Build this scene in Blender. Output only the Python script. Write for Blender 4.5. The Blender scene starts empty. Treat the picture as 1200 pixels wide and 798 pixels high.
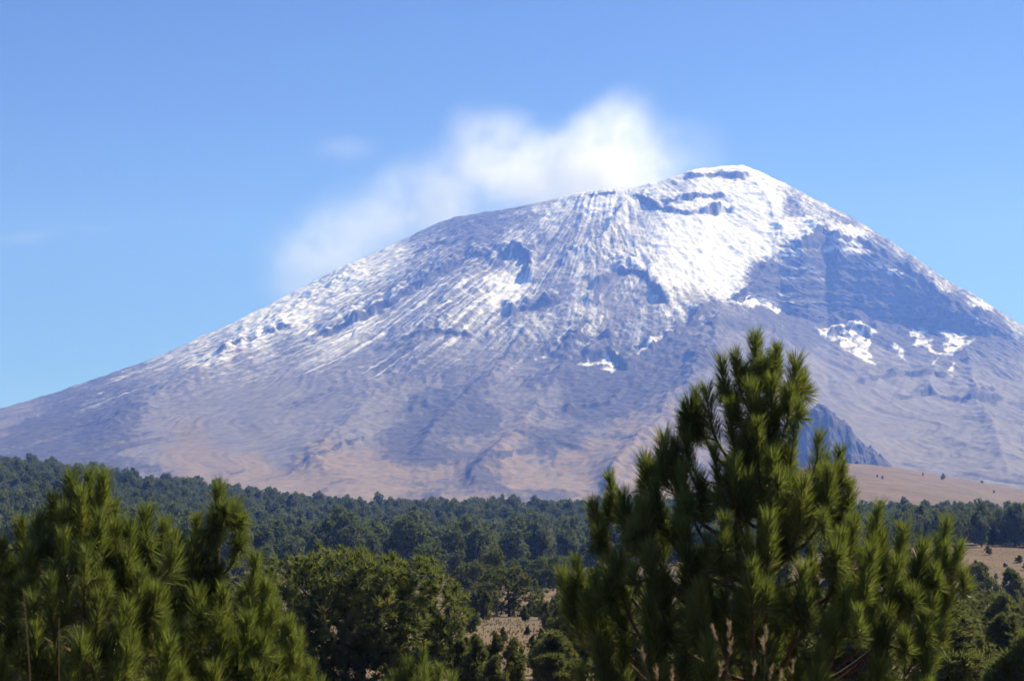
import bpy, math, random
import numpy as np
from mathutils import Vector

# ------------------------------------------------------------------ camera, sky, sun, exposure
SC = bpy.context.scene
COL = SC.collection
R = math.radians
FPX = 1846.0                 # focal length in pixels of a 1200 px wide picture
PITCH = R(6.2)

cam_data = bpy.data.cameras.new('camera')
cam = bpy.data.objects.new('camera', cam_data)
COL.objects.link(cam)
cam.location = (0, 0, 0)
cam.rotation_euler = (R(90) + PITCH, 0, 0)
cam_data.sensor_width = 36.0
cam_data.lens = 36.0 * FPX / 1200.0
cam_data.clip_start = 0.2
cam_data.clip_end = 60000
cam_data.dof.use_dof = True
cam_data.dof.focus_distance = 900.0
cam_data.dof.aperture_fstop = 4.4
SC.camera = cam

SUN_EL, SUN_AZ = R(46), R(54)     # azimuth clockwise from +Y (the view direction)
world = bpy.data.worlds.new('World')
SC.world = world
world.use_nodes = True
wn = world.node_tree
bg = wn.nodes['Background']
sky = wn.nodes.new('ShaderNodeTexSky')
sky.sky_type = 'NISHITA'
sky.sun_disc = False
sky.sun_elevation = SUN_EL
sky.sun_rotation = SUN_AZ
sky.altitude = 3700
sky.air_density = 0.38
sky.dust_density = 0.0
sky.ozone_density = 8.0
wn.links.new(sky.outputs[0], bg.inputs[0])
bg.inputs[1].default_value = 0.122

sun_data = bpy.data.lights.new('sun', 'SUN')
sun_data.energy = 5.0
sun_data.angle = R(0.5)
sun_data.color = (1.0, 0.94, 0.85)
sun = bpy.data.objects.new('sun', sun_data)
COL.objects.link(sun)
sdir = Vector((math.sin(SUN_AZ) * math.cos(SUN_EL), math.cos(SUN_AZ) * math.cos(SUN_EL), math.sin(SUN_EL)))
sun.rotation_euler = (-sdir).to_track_quat('-Z', 'Y').to_euler()

SC.view_settings.view_transform = 'Standard'
SC.view_settings.look = 'None'
SC.view_settings.exposure = 0.80
SC.view_settings.gamma = 1.0
SC.view_settings.use_curve_mapping = False
SC.render.engine = 'CYCLES'
cy = SC.cycles
cy.max_bounces = 8
cy.diffuse_bounces = 2
cy.glossy_bounces = 1
cy.transmission_bounces = 3
cy.transparent_max_bounces = 8
cy.volume_bounces = 8
cy.sample_clamp_indirect = 4.0
cy.sample_clamp_direct = 6.0
cy.use_denoising = True
cy.volume_max_steps = 256

# ------------------------------------------------------------------ helpers
cp, sp = math.cos(PITCH), math.sin(PITCH)

def at(px, py, Y):
    """world point at forward distance Y seen at a photo pixel"""
    u, v = (px - 600) / FPX, (399 - py) / FPX
    k = Y / (cp - v * sp)
    return Vector((u * k, Y, k * (sp + v * cp)))

def zat(py, Y):
    return at(600, py, Y).z

def to_px(X, Y, Z):
    d = Y * cp + Z * sp
    v = (-Y * sp + Z * cp) / d
    return 600 + FPX * X / d, 399 - FPX * v

def tag(o, label=None, cat=None, group=None, kind=None):
    if label: o['label'] = label
    if cat: o['category'] = cat
    if group: o['group'] = group
    if kind: o['kind'] = kind
    return o

def empty(name, loc):
    o = bpy.data.objects.new(name, None)
    COL.objects.link(o)
    o.location = loc
    o.empty_display_size = 0.3
    return o

def link_mesh(name, me, mat=None, parent=None, loc=None):
    o = bpy.data.objects.new(name, me)
    COL.objects.link(o)
    if mat is not None and not me.materials:
        me.materials.append(mat)
    if parent is not None: o.parent = parent
    if loc is not None: o.location = loc
    return o

def np_mesh(name, V, F, smooth=False, attrs=None):
    V = np.ascontiguousarray(V, dtype=np.float32)
    F = np.ascontiguousarray(F, dtype=np.int32)
    me = bpy.data.meshes.new(name)
    me.vertices.add(len(V)); me.vertices.foreach_set('co', V.ravel())
    n, k = F.shape
    me.loops.add(n * k); me.loops.foreach_set('vertex_index', F.ravel())
    me.polygons.add(n)
    me.polygons.foreach_set('loop_start', np.arange(0, n * k, k, dtype=np.int32))
    me.polygons.foreach_set('loop_total', np.full(n, k, dtype=np.int32))
    me.polygons.foreach_set('use_smooth', np.full(n, smooth, dtype=bool))
    for an, (ty, data) in (attrs or {}).items():
        a = me.attributes.new(an, ty, 'POINT')
        data = np.ascontiguousarray(data, dtype=np.float32)
        a.data.foreach_set('color' if ty == 'FLOAT_COLOR' else 'value', data.ravel())
    me.update(calc_edges=True)
    return me

def grid_faces(nr, nc):
    i = np.arange(nr * nc).reshape(nr, nc)
    return np.stack([i[:-1, :-1], i[:-1, 1:], i[1:, 1:], i[1:, :-1]], -1).reshape(-1, 4)

class Noise:
    def __init__(s, seed):
        r = np.random.RandomState(seed)
        s.p = np.tile(r.permutation(256), 3)
        a = r.rand(256) * 2 * np.pi
        s.gx, s.gy = np.cos(a), np.sin(a)
    def __call__(s, x, y):
        xi = np.floor(x).astype(np.int64); yi = np.floor(y).astype(np.int64)
        fx, fy = x - xi, y - yi
        u = fx * fx * fx * (fx * (fx * 6 - 15) + 10); v = fy * fy * fy * (fy * (fy * 6 - 15) + 10)
        xi &= 255; yi &= 255
        p = s.p
        def g(ix, iy, dx, dy):
            h = p[p[ix] + iy]
            return s.gx[h] * dx + s.gy[h] * dy
        n00 = g(xi, yi, fx, fy); n10 = g(xi + 1, yi, fx - 1, fy)
        n01 = g(xi, yi + 1, fx, fy - 1); n11 = g(xi + 1, yi + 1, fx - 1, fy - 1)
        a = n00 + u * (n10 - n00); b = n01 + u * (n11 - n01)
        return (a + v * (b - a)) * 1.5
    def fbm(s, x, y, o=4, gain=0.5):
        t, a, tot = 0, 1.0, 0
        for k in range(o):
            t = t + a * s(x * 2 ** k + 17.3 * k, y * 2 ** k - 9.1 * k); tot += a; a *= gain
        return t / tot

def sstep(a, b, x):
    t = np.clip((x - a) / (b - a), 0, 1)
    return t * t * (3 - 2 * t)

# ------------------------------------------------------------------ materials
def new_mat(name):
    m = bpy.data.materials.new(name); m.use_nodes = True
    nt = m.node_tree; nt.nodes.clear()
    out = nt.nodes.new('ShaderNodeOutputMaterial')
    return m, nt, out

def nd(nt, t, **kw):
    n = nt.nodes.new(t)
    for k, v in kw.items(): setattr(n, k, v)
    return n

def mixc(nt, fac, a, b):
    m = nt.nodes.new('ShaderNodeMix'); m.data_type = 'RGBA'
    for sock, val in ((m.inputs[0], fac), (m.inputs[6], a), (m.inputs[7], b)):
        if isinstance(val, bpy.types.NodeSocket): nt.links.new(val, sock)
        elif isinstance(val, (int, float)): sock.default_value = val
        else: sock.default_value = (*val, 1)
    return m.outputs[2]

def mth(nt, op, a, b=None, c=None, clamp=False):
    m = nt.nodes.new('ShaderNodeMath'); m.operation = op; m.use_clamp = clamp
    for i, v in enumerate((a, b, c)):
        if v is None: continue
        if isinstance(v, bpy.types.NodeSocket): nt.links.new(v, m.inputs[i])
        else: m.inputs[i].default_value = v
    return m.outputs[0]

def maprange(nt, v, a, b, c=0.0, d=1.0, smooth=True):
    m = nt.nodes.new('ShaderNodeMapRange')
    if smooth: m.interpolation_type = 'SMOOTHSTEP'
    nt.links.new(v, m.inputs[0])
    for i, x in zip((1, 2, 3, 4), (a, b, c, d)): m.inputs[i].default_value = x
    return m.outputs[0]

def noise_tex(nt, scale, detail=4, rough=0.55, vec=None):
    n = nt.nodes.new('ShaderNodeTexNoise')
    n.inputs['Scale'].default_value = scale; n.inputs['Detail'].default_value = detail
    n.inputs['Roughness'].default_value = rough
    if vec is None:
        vec = nt.nodes.new('ShaderNodeTexCoord').outputs['Object']
    nt.links.new(vec, n.inputs['Vector'])
    return n.outputs[0]

def foliage_mat(name, dark, light, dry, transl=0.35, rand=0.3, rough=0.55, spec=0.12):
    """needles or leaves; the vertex attribute 'tint' runs 0 dark .. 0.8 light, above that dry straw"""
    m, nt, out = new_mat(name)
    a = nd(nt, 'ShaderNodeAttribute', attribute_name='tint')
    c = mixc(nt, maprange(nt, a.outputs['Fac'], 0.0, 0.8, smooth=False), dark, light)
    c = mixc(nt, maprange(nt, a.outputs['Fac'], 0.82, 0.98), c, dry)
    oi = nd(nt, 'ShaderNodeObjectInfo')
    hs = nd(nt, 'ShaderNodeHueSaturation')
    nt.links.new(c, hs.inputs['Color'])
    nt.links.new(maprange(nt, oi.outputs['Random'], 0, 1, 1 - rand, 1 + rand, False), hs.inputs['Value'])
    nt.links.new(maprange(nt, oi.outputs['Random'], 0, 1, 0.515, 0.485, False), hs.inputs['Hue'])
    pb = nd(nt, 'ShaderNodeBsdfPrincipled')
    nt.links.new(hs.outputs[0], pb.inputs['Base Color'])
    pb.inputs['Roughness'].default_value = rough
    pb.inputs['Specular IOR Level'].default_value = spec
    tr = nd(nt, 'ShaderNodeBsdfTranslucent')
    tc = mixc(nt, 0.5, hs.outputs[0], (min(1, light[0] * 2.2), min(1, light[1] * 2.2), light[2] * 1.2))
    nt.links.new(tc, tr.inputs[0])
    mx = nd(nt, 'ShaderNodeMixShader'); mx.inputs[0].default_value = transl
    nt.links.new(pb.outputs[0], mx.inputs[1]); nt.links.new(tr.outputs[0], mx.inputs[2])
    nt.links.new(mx.outputs[0], out.inputs[0])
    return m

def bark_mat(name, a, b, scale=14):
    m, nt, out = new_mat(name)
    pb = nd(nt, 'ShaderNodeBsdfPrincipled')
    n = noise_tex(nt, scale, 5, 0.65)
    nt.links.new(mixc(nt, maprange(nt, n, 0.35, 0.65), a, b), pb.inputs['Base Color'])
    pb.inputs['Roughness'].default_value = 0.9
    bp = nd(nt, 'ShaderNodeBump'); bp.inputs['Strength'].default_value = 0.6
    nt.links.new(n, bp.inputs['Height']); nt.links.new(bp.outputs[0], pb.inputs['Normal'])
    nt.links.new(pb.outputs[0], out.inputs[0])
    return m

M_NEEDLE = foliage_mat('young pine needles', (0.018, 0.032, 0.016), (0.165, 0.200, 0.052), (0.40, 0.29, 0.13), 0.45, 0.12, 0.42, 0.3)
M_BROAD = foliage_mat('old pine needles', (0.028, 0.042, 0.016), (0.155, 0.178, 0.060), (0.20, 0.13, 0.06), 0.36, 0.15)
M_SAPL = foliage_mat('sapling needles', (0.034, 0.050, 0.020), (0.140, 0.155, 0.058), (0.22, 0.15, 0.07), 0.30, 0.25)
M_FAR = foliage_mat('forest needles', (0.082, 0.105, 0.056), (0.125, 0.148, 0.072), (0.15, 0.135, 0.08), 0.28, 0.16, 0.7, 0.0)
M_BARK = bark_mat('pine bark', (0.035, 0.022, 0.016), (0.13, 0.075, 0.045))
M_TWIG = bark_mat('pine twig', (0.05, 0.028, 0.018), (0.17, 0.09, 0.05), 30)
M_SEED = foliage_mat('seed heads', (0.15, 0.10, 0.075), (0.34, 0.25, 0.20), (0.36, 0.27, 0.2), 0.3, 0.15, 0.6)
M_STRAW = foliage_mat('dry grass', (0.125, 0.086, 0.054), (0.185, 0.130, 0.085), (0.22, 0.155, 0.105), 0.3, 0.15, 0.6)

# ------------------------------------------------------------------ haze
def haze_box():
    x0, x1, y0, y1, z0, z1 = -11000, 11000, -700, 13500, -330, 2500
    V = [(x, y, z) for z in (z0, z1) for y in (y0, y1) for x in (x0, x1)]
    F = [(0, 2, 3, 1), (4, 5, 7, 6), (0, 1, 5, 4), (2, 6, 7, 3), (0, 4, 6, 2), (1, 3, 7, 5)]
    m, nt, out = new_mat('haze air')
    pv = nd(nt, 'ShaderNodeVolumePrincipled')
    pv.inputs['Color'].default_value = (0.145, 0.30, 1.0, 1)
    pv.inputs['Absorption Color'].default_value = (1, 1, 1, 1)
    pv.inputs['Density'].default_value = 1.12e-4
    pv.inputs['Density Attribute'].default_value = ''
    pv.inputs['Anisotropy'].default_value = 0.2
    nt.links.new(pv.outputs[0], out.inputs['Volume'])
    m.cycles.homogeneous_volume = True
    me = bpy.data.meshes.new('haze'); me.from_pydata(V, [], F); me.update()
    o = link_mesh('haze', me, m)
    tag(o, kind='stuff', label='blue haze hanging between the camera and the volcano', cat='haze')
haze_box()

# ------------------------------------------------------------------ volcano
DV = 7500.0
XC = at(720, 300, DV).x
RIM = 528.0
SIL = np.array([(-200, 540), (0, 480), (60, 462), (150, 432), (230, 398), (300, 365), (350, 341), (400, 316), (450, 291), (500, 267),
                (525, 257), (548, 252), (590, 247), (640, 234), (670, 227), (700, 223.5), (742, 220.5), (770, 212), (800, 203), (815, 198), (840, 195),
                (870, 196), (885, 201), (905, 210), (950, 234), (1000, 258), (1030, 278), (1060, 299), (1100, 325), (1150, 354), (1200, 385), (1300, 445), (1500, 550)], float)

def idw(points, px, py, power=3.0):
    """coverage read from scattered readings, through a coarse table"""
    pts = np.array(points, float)
    gx = np.arange(-40, 1260, 6.0); gy = np.arange(170, 640, 6.0)
    GX, GY = np.meshgrid(gx, gy)
    num = np.zeros_like(GX); den = np.zeros_like(GX)
    for x, y, c in pts:
        w = ((GX - x) ** 2 + (GY - y) ** 2 + 30.0) ** (-power / 2)
        num += w * c; den += w
    T = num / den
    fx = np.clip((px + 40) / 6.0, 0, len(gx) - 1.001); fy = np.clip((py - 170) / 6.0, 0, len(gy) - 1.001)
    ix, iy = fx.astype(int), fy.astype(int); fx -= ix; fy -= iy
    return (T[iy, ix] * (1 - fx) * (1 - fy) + T[iy, ix + 1] * fx * (1 - fy) + T[iy + 1, ix] * (1 - fx) * fy + T[iy + 1, ix + 1] * fx * fy)

def poly_mask(poly, px, py, soft=4.0):
    """1 inside an outline, falling to 0 over `soft` outside"""
    P = np.array(poly, float)
    res = np.zeros(px.shape)
    bb = (px > P[:, 0].min() - 4 * soft) & (px < P[:, 0].max() + 4 * soft) & (py > P[:, 1].min() - 4 * soft) & (py < P[:, 1].max() + 4 * soft)
    x, y = px[bb], py[bb]
    ins = np.zeros(x.shape, bool); dm = np.full(x.shape, 1e9)
    for i in range(len(P)):
        (x0, y0), (x1, y1) = P[i], P[(i + 1) % len(P)]
        c = ((y0 > y) != (y1 > y)) & (x < (x1 - x0) * (y - y0) / (y1 - y0 + 1e-9) + x0)
        ins ^= c
        ex, ey = x1 - x0, y1 - y0
        t = np.clip(((x - x0) * ex + (y - y0) * ey) / (ex * ex + ey * ey), 0, 1)
        dm = np.minimum(dm, np.hypot(x - x0 - t * ex, y - y0 - t * ey))
    sd = np.where(ins, dm, -dm)
    res[bb] = sstep(-soft, soft, sd)
    return res

def line_field(poly, px, py, reach=45.0):
    """signed offset (positive on the lower side) and end taper for points near a drawn line; None far away"""
    P = np.array(poly, float)
    bb = (px > P[:, 0].min() - reach) & (px < P[:, 0].max() + reach) & (py > P[:, 1].min() - reach) & (py < P[:, 1].max() + reach)
    x, y = px[bb], py[bb]
    best = np.full(x.shape, 1e9); sg = np.ones(x.shape); par = np.zeros(x.shape)
    L = np.r_[0, np.cumsum(np.hypot(*(P[1:] - P[:-1]).T))]
    for i in range(len(P) - 1):
        (x0, y0), (x1, y1) = P[i], P[i + 1]
        ex, ey = x1 - x0, y1 - y0
        t = np.clip(((x - x0) * ex + (y - y0) * ey) / (ex * ex + ey * ey), 0, 1)
        d = np.hypot(x - x0 - t * ex, y - y0 - t * ey)
        s = np.sign(ex * (y - y0) - ey * (x - x0))
        u = d < best
        best[u] = d[u]; sg[u] = s[u]; par[u] = (L[i] + t * (L[i + 1] - L[i]))[u] / L[-1]
    taper = sstep(0, 0.12, par) * sstep(1, 0.88, par)
    return bb, best * sg, taper

# lava scarps and rock bands, drawn left to right so that the lower side is positive: (line, step height m, how far the bench reaches back px)
SCARPS = [
    ([(352, 405), (385, 392), (420, 376), (455, 358), (490, 338), (520, 320), (552, 305), (582, 300)], 26, 16),
    ([(575, 316), (586, 304), (604, 297), (618, 303), (620, 318), (612, 330)], 34, 14),
    ([(592, 373), (606, 366), (628, 362), (645, 358), (656, 350)], 30, 12),
    ([(694, 364), (699, 345), (706, 331), (722, 321), (742, 319), (757, 322), (762, 335), (776, 352), (788, 364)], 30, 14),
    ([(690, 231), (705, 229), (722, 228)], 12, 7),
    ([(738, 228), (752, 235), (770, 243), (800, 250), (830, 250), (865, 245)], 26, 12),
    ([(770, 236), (790, 238), (815, 230), (852, 229)], 16, 8),
    ([(800, 209), (830, 204), (868, 207), (884, 203)], 14, 6),
    ([(480, 300), (510, 290), (540, 282), (570, 275)], 10, 10),
    ([(250, 425), (300, 402), (345, 384)], 10, 10),
    ([(440, 420), (480, 402), (520, 395), (560, 398)], 12, 10),
    ([(640, 430), (672, 408), (700, 398), (730, 396)], 14, 10),
    ([(672, 436), (690, 426), (715, 420), (735, 434), (760, 418), (798, 392), (850, 357)], 24, 12),
    ([(905, 300), (912, 287), (942, 289), (958, 276), (969, 267), (979, 280), (1006, 285), (1026, 295), (1063, 317), (1100, 345), (1138, 366), (1190, 388)], 22, 14),
    ([(850, 356), (872, 344), (890, 331), (903, 314), (908, 300)], 14, 12),
    ([(955, 382), (975, 379), (995, 373), (1014, 378), (1034, 391)], 20, 8),
    ([(968, 392), (990, 386), (1010, 386), (1024, 398)], 16, 7),
    ([(1062, 391), (1078, 384), (1098, 382), (1128, 385), (1142, 394)], 16, 8),
    ([(656, 488), (684, 482), (715, 478), (735, 458), (760, 452)], 16, 10),
    ([(780, 430), (800, 425), (830, 432), (845, 425)], 16, 10),
    ([(330, 560), (400, 530), (440, 515)], 8, 12),
    ([(540, 572), (580, 545), (640, 525), (700, 508)], 10, 12),
    ([(480, 490), (492, 478), (505, 480)], 12, 8),
    ([(1040, 470), (1090, 462), (1140, 475), (1185, 470)], 18, 14),
    ([(1000, 450), (1060, 440), (1120, 445)], 14, 12),
]
SNOW = [(0, 490, 0), (50, 482, 0), (60, 468, .15), (100, 455, .34), (150, 440, .42), (150, 462, .28), (200, 420, .55), (200, 452, .36), (200, 475, .1),
        (250, 400, .62), (250, 430, .60), (250, 455, .35), (250, 480, .0), (300, 375, .8), (300, 400, .78), (300, 440, .36), (300, 470, .05),
        (350, 350, .85), (350, 380, .82), (350, 420, .42), (350, 455, .2), (350, 480, 0), (400, 330, .8), (400, 365, .6), (400, 410, .5), (400, 440, .3),
        (400, 475, .05), (450, 300, .75), (450, 345, .55), (450, 400, .52), (450, 440, .35), (450, 470, .08), (500, 276, .5), (500, 320, .5),
        (500, 380, .56), (500, 430, .35), (500, 465, .1), (545, 260, .3), (575, 256, .25), (610, 248, .4), (560, 290, .4), (550, 350, .58), (550, 400, .5),
        (550, 445, .2), (600, 275, .55), (595, 340, .8), (590, 390, .5), (600, 430, .3), (600, 470, .05), (650, 250, .7), (650, 300, .48), (650, 340, .42),
        (650, 390, .52), (650, 430, .25), (650, 465, .05), (700, 238, .68), (700, 280, .6), (690, 320, .6), (700, 380, .52), (700, 420, .42),
        (700, 455, .05), (740, 260, .66), (740, 300, .72), (735, 350, .5), (740, 390, .5), (740, 420, .4), (740, 455, 0), (780, 225, .7), (800, 270, .95),
        (800, 320, .93), (790, 355, .62), (780, 385, .5), (800, 400, .1), (800, 440, 0), (850, 200, .85), (850, 270, .98), (860, 310, .98), (845, 335, .88),
        (820, 360, .6), (840, 372, .3), (850, 400, 0), (900, 230, .95), (888, 262, .9), (890, 285, .85), (950, 245, .62), (940, 272, .85), (995, 276, .9),
        (930, 240, .5), (1000, 262, .45), (1050, 298, .52), (1035, 290, .4), (1080, 318, .5), (1100, 335, .62), (1150, 362, .7), (1190, 385, .6), (1220, 400, .3),
        (900, 330, .1), (960, 300, .1), (1000, 320, .12), (1050, 330, .16), (950, 340, .14), (1000, 345, .16), (1080, 355, .16), (1000, 360, .15), (900, 360, .3), (930, 380, .1), (1120, 375, .1), (1170, 400, 0), (1200, 440, 0), (1100, 450, .05),
        (1000, 450, .05), (1050, 420, .05), (900, 420, 0), (960, 420, 0), (0, 560, 0), (300, 560, 0), (600, 560, 0), (900, 560, 0), (1200, 560, 0),
        (450, 520, 0), (750, 500, 0), (1050, 500, 0), (150, 500, 0)]
GRASS = [(230, 545, .75), (300, 555, .8), (350, 570, .85), (400, 565, .95), (470, 552, .9), (420, 580, .9), (540, 558, .75), (600, 560, .85), (680, 560, .85), (740, 545, .8),
         (780, 500, .55), (730, 520, .7), (620, 525, .5), (560, 500, .3), (640, 480, .25), (560, 470, .28), (520, 520, .4), (150, 525, .3), (100, 500, .2), (50, 515, .2), (330, 525, .25), (300, 505, .0),
         (450, 505, .25), (700, 490, .3), (820, 470, .25), (400, 500, .05), (300, 470, 0), (150, 470, .0), (500, 450, .0), (700, 440, .0), (850, 420, .0),
         (950, 450, .05), (990, 500, .3), (1040, 530, .35), (1075, 550, .3), (1100, 480, .0), (1150, 540, .1), (1200, 480, 0), (1180, 430, .1), (1000, 350, 0), (600, 400, 0), (300, 400, 0), (1160, 500, .05)]
ROCKY = [(70, 495, .6), (130, 488, .55), (30, 498, .55), (20, 480, .15), (200, 490, .1), (300, 480, .05), (545, 256, .5), (575, 257, .45), (690, 485, .6), (715, 470, .65), (740, 455, .6), (660, 490, .5),
         (492, 482, .6), (490, 490, .55), (555, 505, .5), (575, 555, .45), (560, 545, .4), (630, 515, .4), (640, 470, .3), (820, 425, .5), (790, 435, .5), (480, 455, .4), (540, 430, .35),
         (400, 550, .05), (300, 540, .05), (600, 540, .1), (700, 540, .05), (760, 500, .1), (400, 480, .05), (600, 470, .1), (860, 450, .1), (420, 450, .15),
         (950, 320, .95), (1000, 320, .95), (1050, 345, .85), (900, 325, .9), (1090, 365, .7), (1140, 385, .6), (930, 360, .8), (1000, 360, .8), (1190, 400, .45),
         (1180, 450, .2), (1150, 480, .25), (1190, 520, .25), (1120, 520, .3), (1160, 550, .25), (1100, 540, .2), (1000, 450, .1), (950, 440, .05), (1060, 450, .2), (1110, 460, .22), (1040, 510, .05), (1000, 520, .0),
         (880, 410, .2), (850, 385, .35), (900, 200, .4), (940, 225, .6), (1000, 262, .7), (1060, 300, .7), (1120, 345, .6), (960, 250, .7), (800, 300, .3), (300, 400, .25), (600, 340, .4), (480, 350, .35)]
PATCHES = [  # snow lying below the cliffs
    [(953, 384), (965, 378), (980, 380), (995, 373), (1012, 377), (1022, 385), (1035, 391), (1024, 396), (1022, 410), (1021, 422), (1027, 437), (1014, 431), (1008, 421), (1000, 412), (984, 406), (986, 398), (972, 396), (962, 390)],
    [(1062, 392), (1075, 383), (1090, 388), (1078, 396), (1090, 399), (1093, 412), (1106, 418), (1100, 405), (1108, 398), (1096, 386), (1106, 383), (1120, 388), (1128, 386), (1132, 395), (1142, 395), (1134, 408), (1126, 416), (1112, 425), (1092, 420), (1085, 412), (1068, 410), (1072, 402)],
    [(1043, 407), (1052, 404), (1060, 415), (1060, 426), (1052, 418)],
    [(1090, 424), (1098, 424), (1098, 440), (1092, 436)], [(1108, 436), (1118, 432), (1116, 445)],
    [(863, 367), (872, 356), (886, 352), (896, 358), (908, 360), (918, 368), (912, 376), (896, 374), (884, 377), (876, 370)],
    [(1033, 318), (1045, 314), (1062, 320), (1055, 323), (1040, 323)], [(912, 390), (918, 392), (918, 400)], [(960, 290), (975, 286), (980, 293), (965, 298)],
    [(676, 434), (690, 424), (712, 420), (728, 423), (720, 440), (706, 436), (690, 432)], [(748, 422), (770, 404), (797, 390), (792, 400), (768, 414), (752, 424)],
    [(616, 430), (640, 421), (673, 406), (668, 412), (642, 424)], [(930, 256), (950, 252), (965, 262), (990, 272), (1008, 284), (985, 282), (975, 276), (966, 266), (945, 275), (932, 270)],
]

def build_volcano():
    fine = np.arange(-2550, 2551, 5.2)
    xs = np.r_[np.linspace(-6200, -2600, 90), fine, np.linspace(2600, 6200, 90)]
    ys = np.r_[np.arange(3000, 3700, 14), np.arange(3700, 8100, 5.4), np.linspace(8110, 11500, 90)]
    X, Y = np.meshgrid(xs, ys)
    dx, dy = X - XC, Y - DV
    r = np.hypot(dx, dy); th = np.arctan2(dy, dx)
    mpp = DV / FPX
    L = np.array([(p[0], p[1]) for p in SIL if p[0] <= 590][::-1]); Rr = np.array([(p[0], p[1]) for p in SIL if p[0] >= 850])
    rL = np.r_[(720 - L[:, 0]) * mpp, 5200, 9000]; zL = np.r_[[zat(p, DV) for p in L[:, 1]], -60, -300]
    rR = np.r_[(Rr[:, 0] - 720) * mpp, 4300, 9000]; zR = np.r_[[zat(p, DV) for p in Rr[:, 1]], 20, -300]
    zf = zat(222, DV - RIM)
    rr = np.maximum(r, RIM)
    tF = np.clip((rr - RIM) / 3700.0, 0, 1)
    fF = 10 + (zf - 10) * (1 - tF) ** 1.75 - np.maximum(rr - RIM - 3700, 0) * 0.2
    fL = np.interp(rr, rL, zL); fR = np.interp(rr, rR, zR)
    c, s = np.cos(th), np.sin(th)
    wR, wL, wF, wB = np.maximum(c, 0) ** 2, np.maximum(-c, 0) ** 2, np.maximum(-s, 0) ** 2, np.maximum(s, 0) ** 2
    Z = wR * fR + wL * fL + wF * fF + wB * (0.5 * fL + 0.5 * fR - 25)
    zc = Z - 260 * (1 - np.clip(r / RIM, 0, 1) ** 5)
    Z = np.where(r < RIM, zc, Z)
    # bring the skyline onto the outline read from the photograph
    bins = np.arange(-400, 1700, 5.0)
    for it in range(5):
        px, py = to_px(X, Y, Z)
        top = np.full(len(bins), 1e9)
        b = np.clip(((px + 400) / 5).astype(int), 0, len(bins) - 1)
        np.minimum.at(top, b.ravel(), py.ravel())
        ok = top < 1e8
        d = np.where(ok, top - np.interp(bins, SIL[:, 0], SIL[:, 1]), 0)
        d = np.clip(d, -60, 60)
        k = np.ones(5) / 5
        d = np.convolve(np.pad(d, 2, mode='edge'), k, 'valid')
        d = np.where((bins > -150) & (bins < 1350), d, 0)
        dz = np.interp(px, bins, d) * Y / FPX
        Z = Z + 0.85 * dz * sstep(0, 1, (Z - 60) / 700)
    px, py = to_px(X, Y, Z)
    n1, n2, n3, n4 = Noise(1), Noise(2), Noise(3), Noise(4)
    wx = 9 * n1.fbm(px / 55, py / 55, 3) + 3 * n2.fbm(px / 9, py / 9, 2); wy = 7 * n2.fbm(px / 55 + 9, py / 55, 3) + 3 * n1.fbm(px / 9, py / 9, 2)
    qx, qy = px + wx, py + wy
    rock = np.clip(idw(ROCKY, qx, qy, 3.4), 0, 1)
    high = sstep(250, 700, Z)
    outer = sstep(RIM * 0.9, RIM * 1.15, r)
    white = poly_mask([(740, 215), (850, 196), (900, 208), (960, 260), (905, 300), (850, 350), (800, 362), (770, 330), (765, 280)], px, py, 14)
    # radial gullies, lava ribs, rubble
    thw = th + 0.085 * n3.fbm(r / 500, th * 3, 2)
    rib = 1 - np.abs(n1.fbm(thw * 13, r / 1500 + 3, 3)) * 2.0
    rib2 = 1 - np.abs(n2.fbm(thw * 42, r / 480, 3)) * 2.0
    rib3 = n4.fbm(thw * 130, r / 170, 3)
    Z = Z + outer * ((5 + 3 * high - 4 * white) * (rib - .5) + (4.0 - 3.2 * white) * (rib2 - .5) + 3.5 * rib3 * (.25 + .75 * high))
    iso = n3.fbm(X / 260, Y / 260, 4)
    lump = 1 - 2 * np.abs(n1.fbm(X / 110 + 0.8 * iso, Y / 150, 3))
    fine_n = n4.fbm(X / 45, Y / 45, 3, 0.6)
    Z = Z + outer * 7.0 * (lump - .5) * (0.3 + 0.7 * high) * (1 - .35 * white) * (1 - 0.65 * sstep(620, 480, px))
    Z = Z + outer * (14 * iso * (0.3 + 0.7 * high) + (2.0 + 5.0 * rock + 3.5 * high) * fine_n)
    cliff = np.zeros_like(Z)
    for poly, H, back in SCARPS:
        bb, d, tp = line_field(poly, px + 0.45 * wx, py + 0.45 * wy)
        step = np.where(d < 0, np.exp(-(d / back) ** 2), 1 - sstep(0, 1.6, d))
        Z[bb] += H * tp * step * (1 + 0.6 * fine_n[bb]) * np.clip(0.75 + 1.2 * n1.fbm(px[bb] / 24, py[bb] / 24, 2), 0.15, 1.4)
        wide = (1.3 + H / 15.0) * (1 + 1.1 * np.clip(n2.fbm(px[bb] / 11, py[bb] / 11, 2) * 1.6, -.75, 1))
        cliff[bb] = np.maximum(cliff[bb], tp * np.clip(0.8 + 1.5 * n4.fbm(px[bb] / 13, py[bb] / 9, 3), 0, 1.1) * np.exp(-np.where(d > 0, d / wide, d / 1.4) ** 2))
    # the great cliff on the right flank: a face far steeper than the cone, with gentler ground below it
    ex = [840, 870, 890, 905, 915, 943, 958, 969, 980, 1006, 1026, 1063, 1100, 1138, 1190, 1260]
    pxw = px + 0.9 * wx + 5 * n3.fbm(py / 14, px / 60, 2)
    top_e = np.interp(pxw, ex, [362, 346, 331, 306, 288, 290, 277, 268, 282, 287, 297, 319, 347, 368, 390, 420])
    bot_e = np.interp(pxw, [840, 880, 920, 960, 1000, 1060, 1140, 1200, 1260], [372, 366, 372, 378, 370, 380, 392, 404, 424])
    tt = np.clip((py + 0.25 * wy - top_e) / np.maximum(bot_e - top_e, 4), 0, 1)
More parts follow.
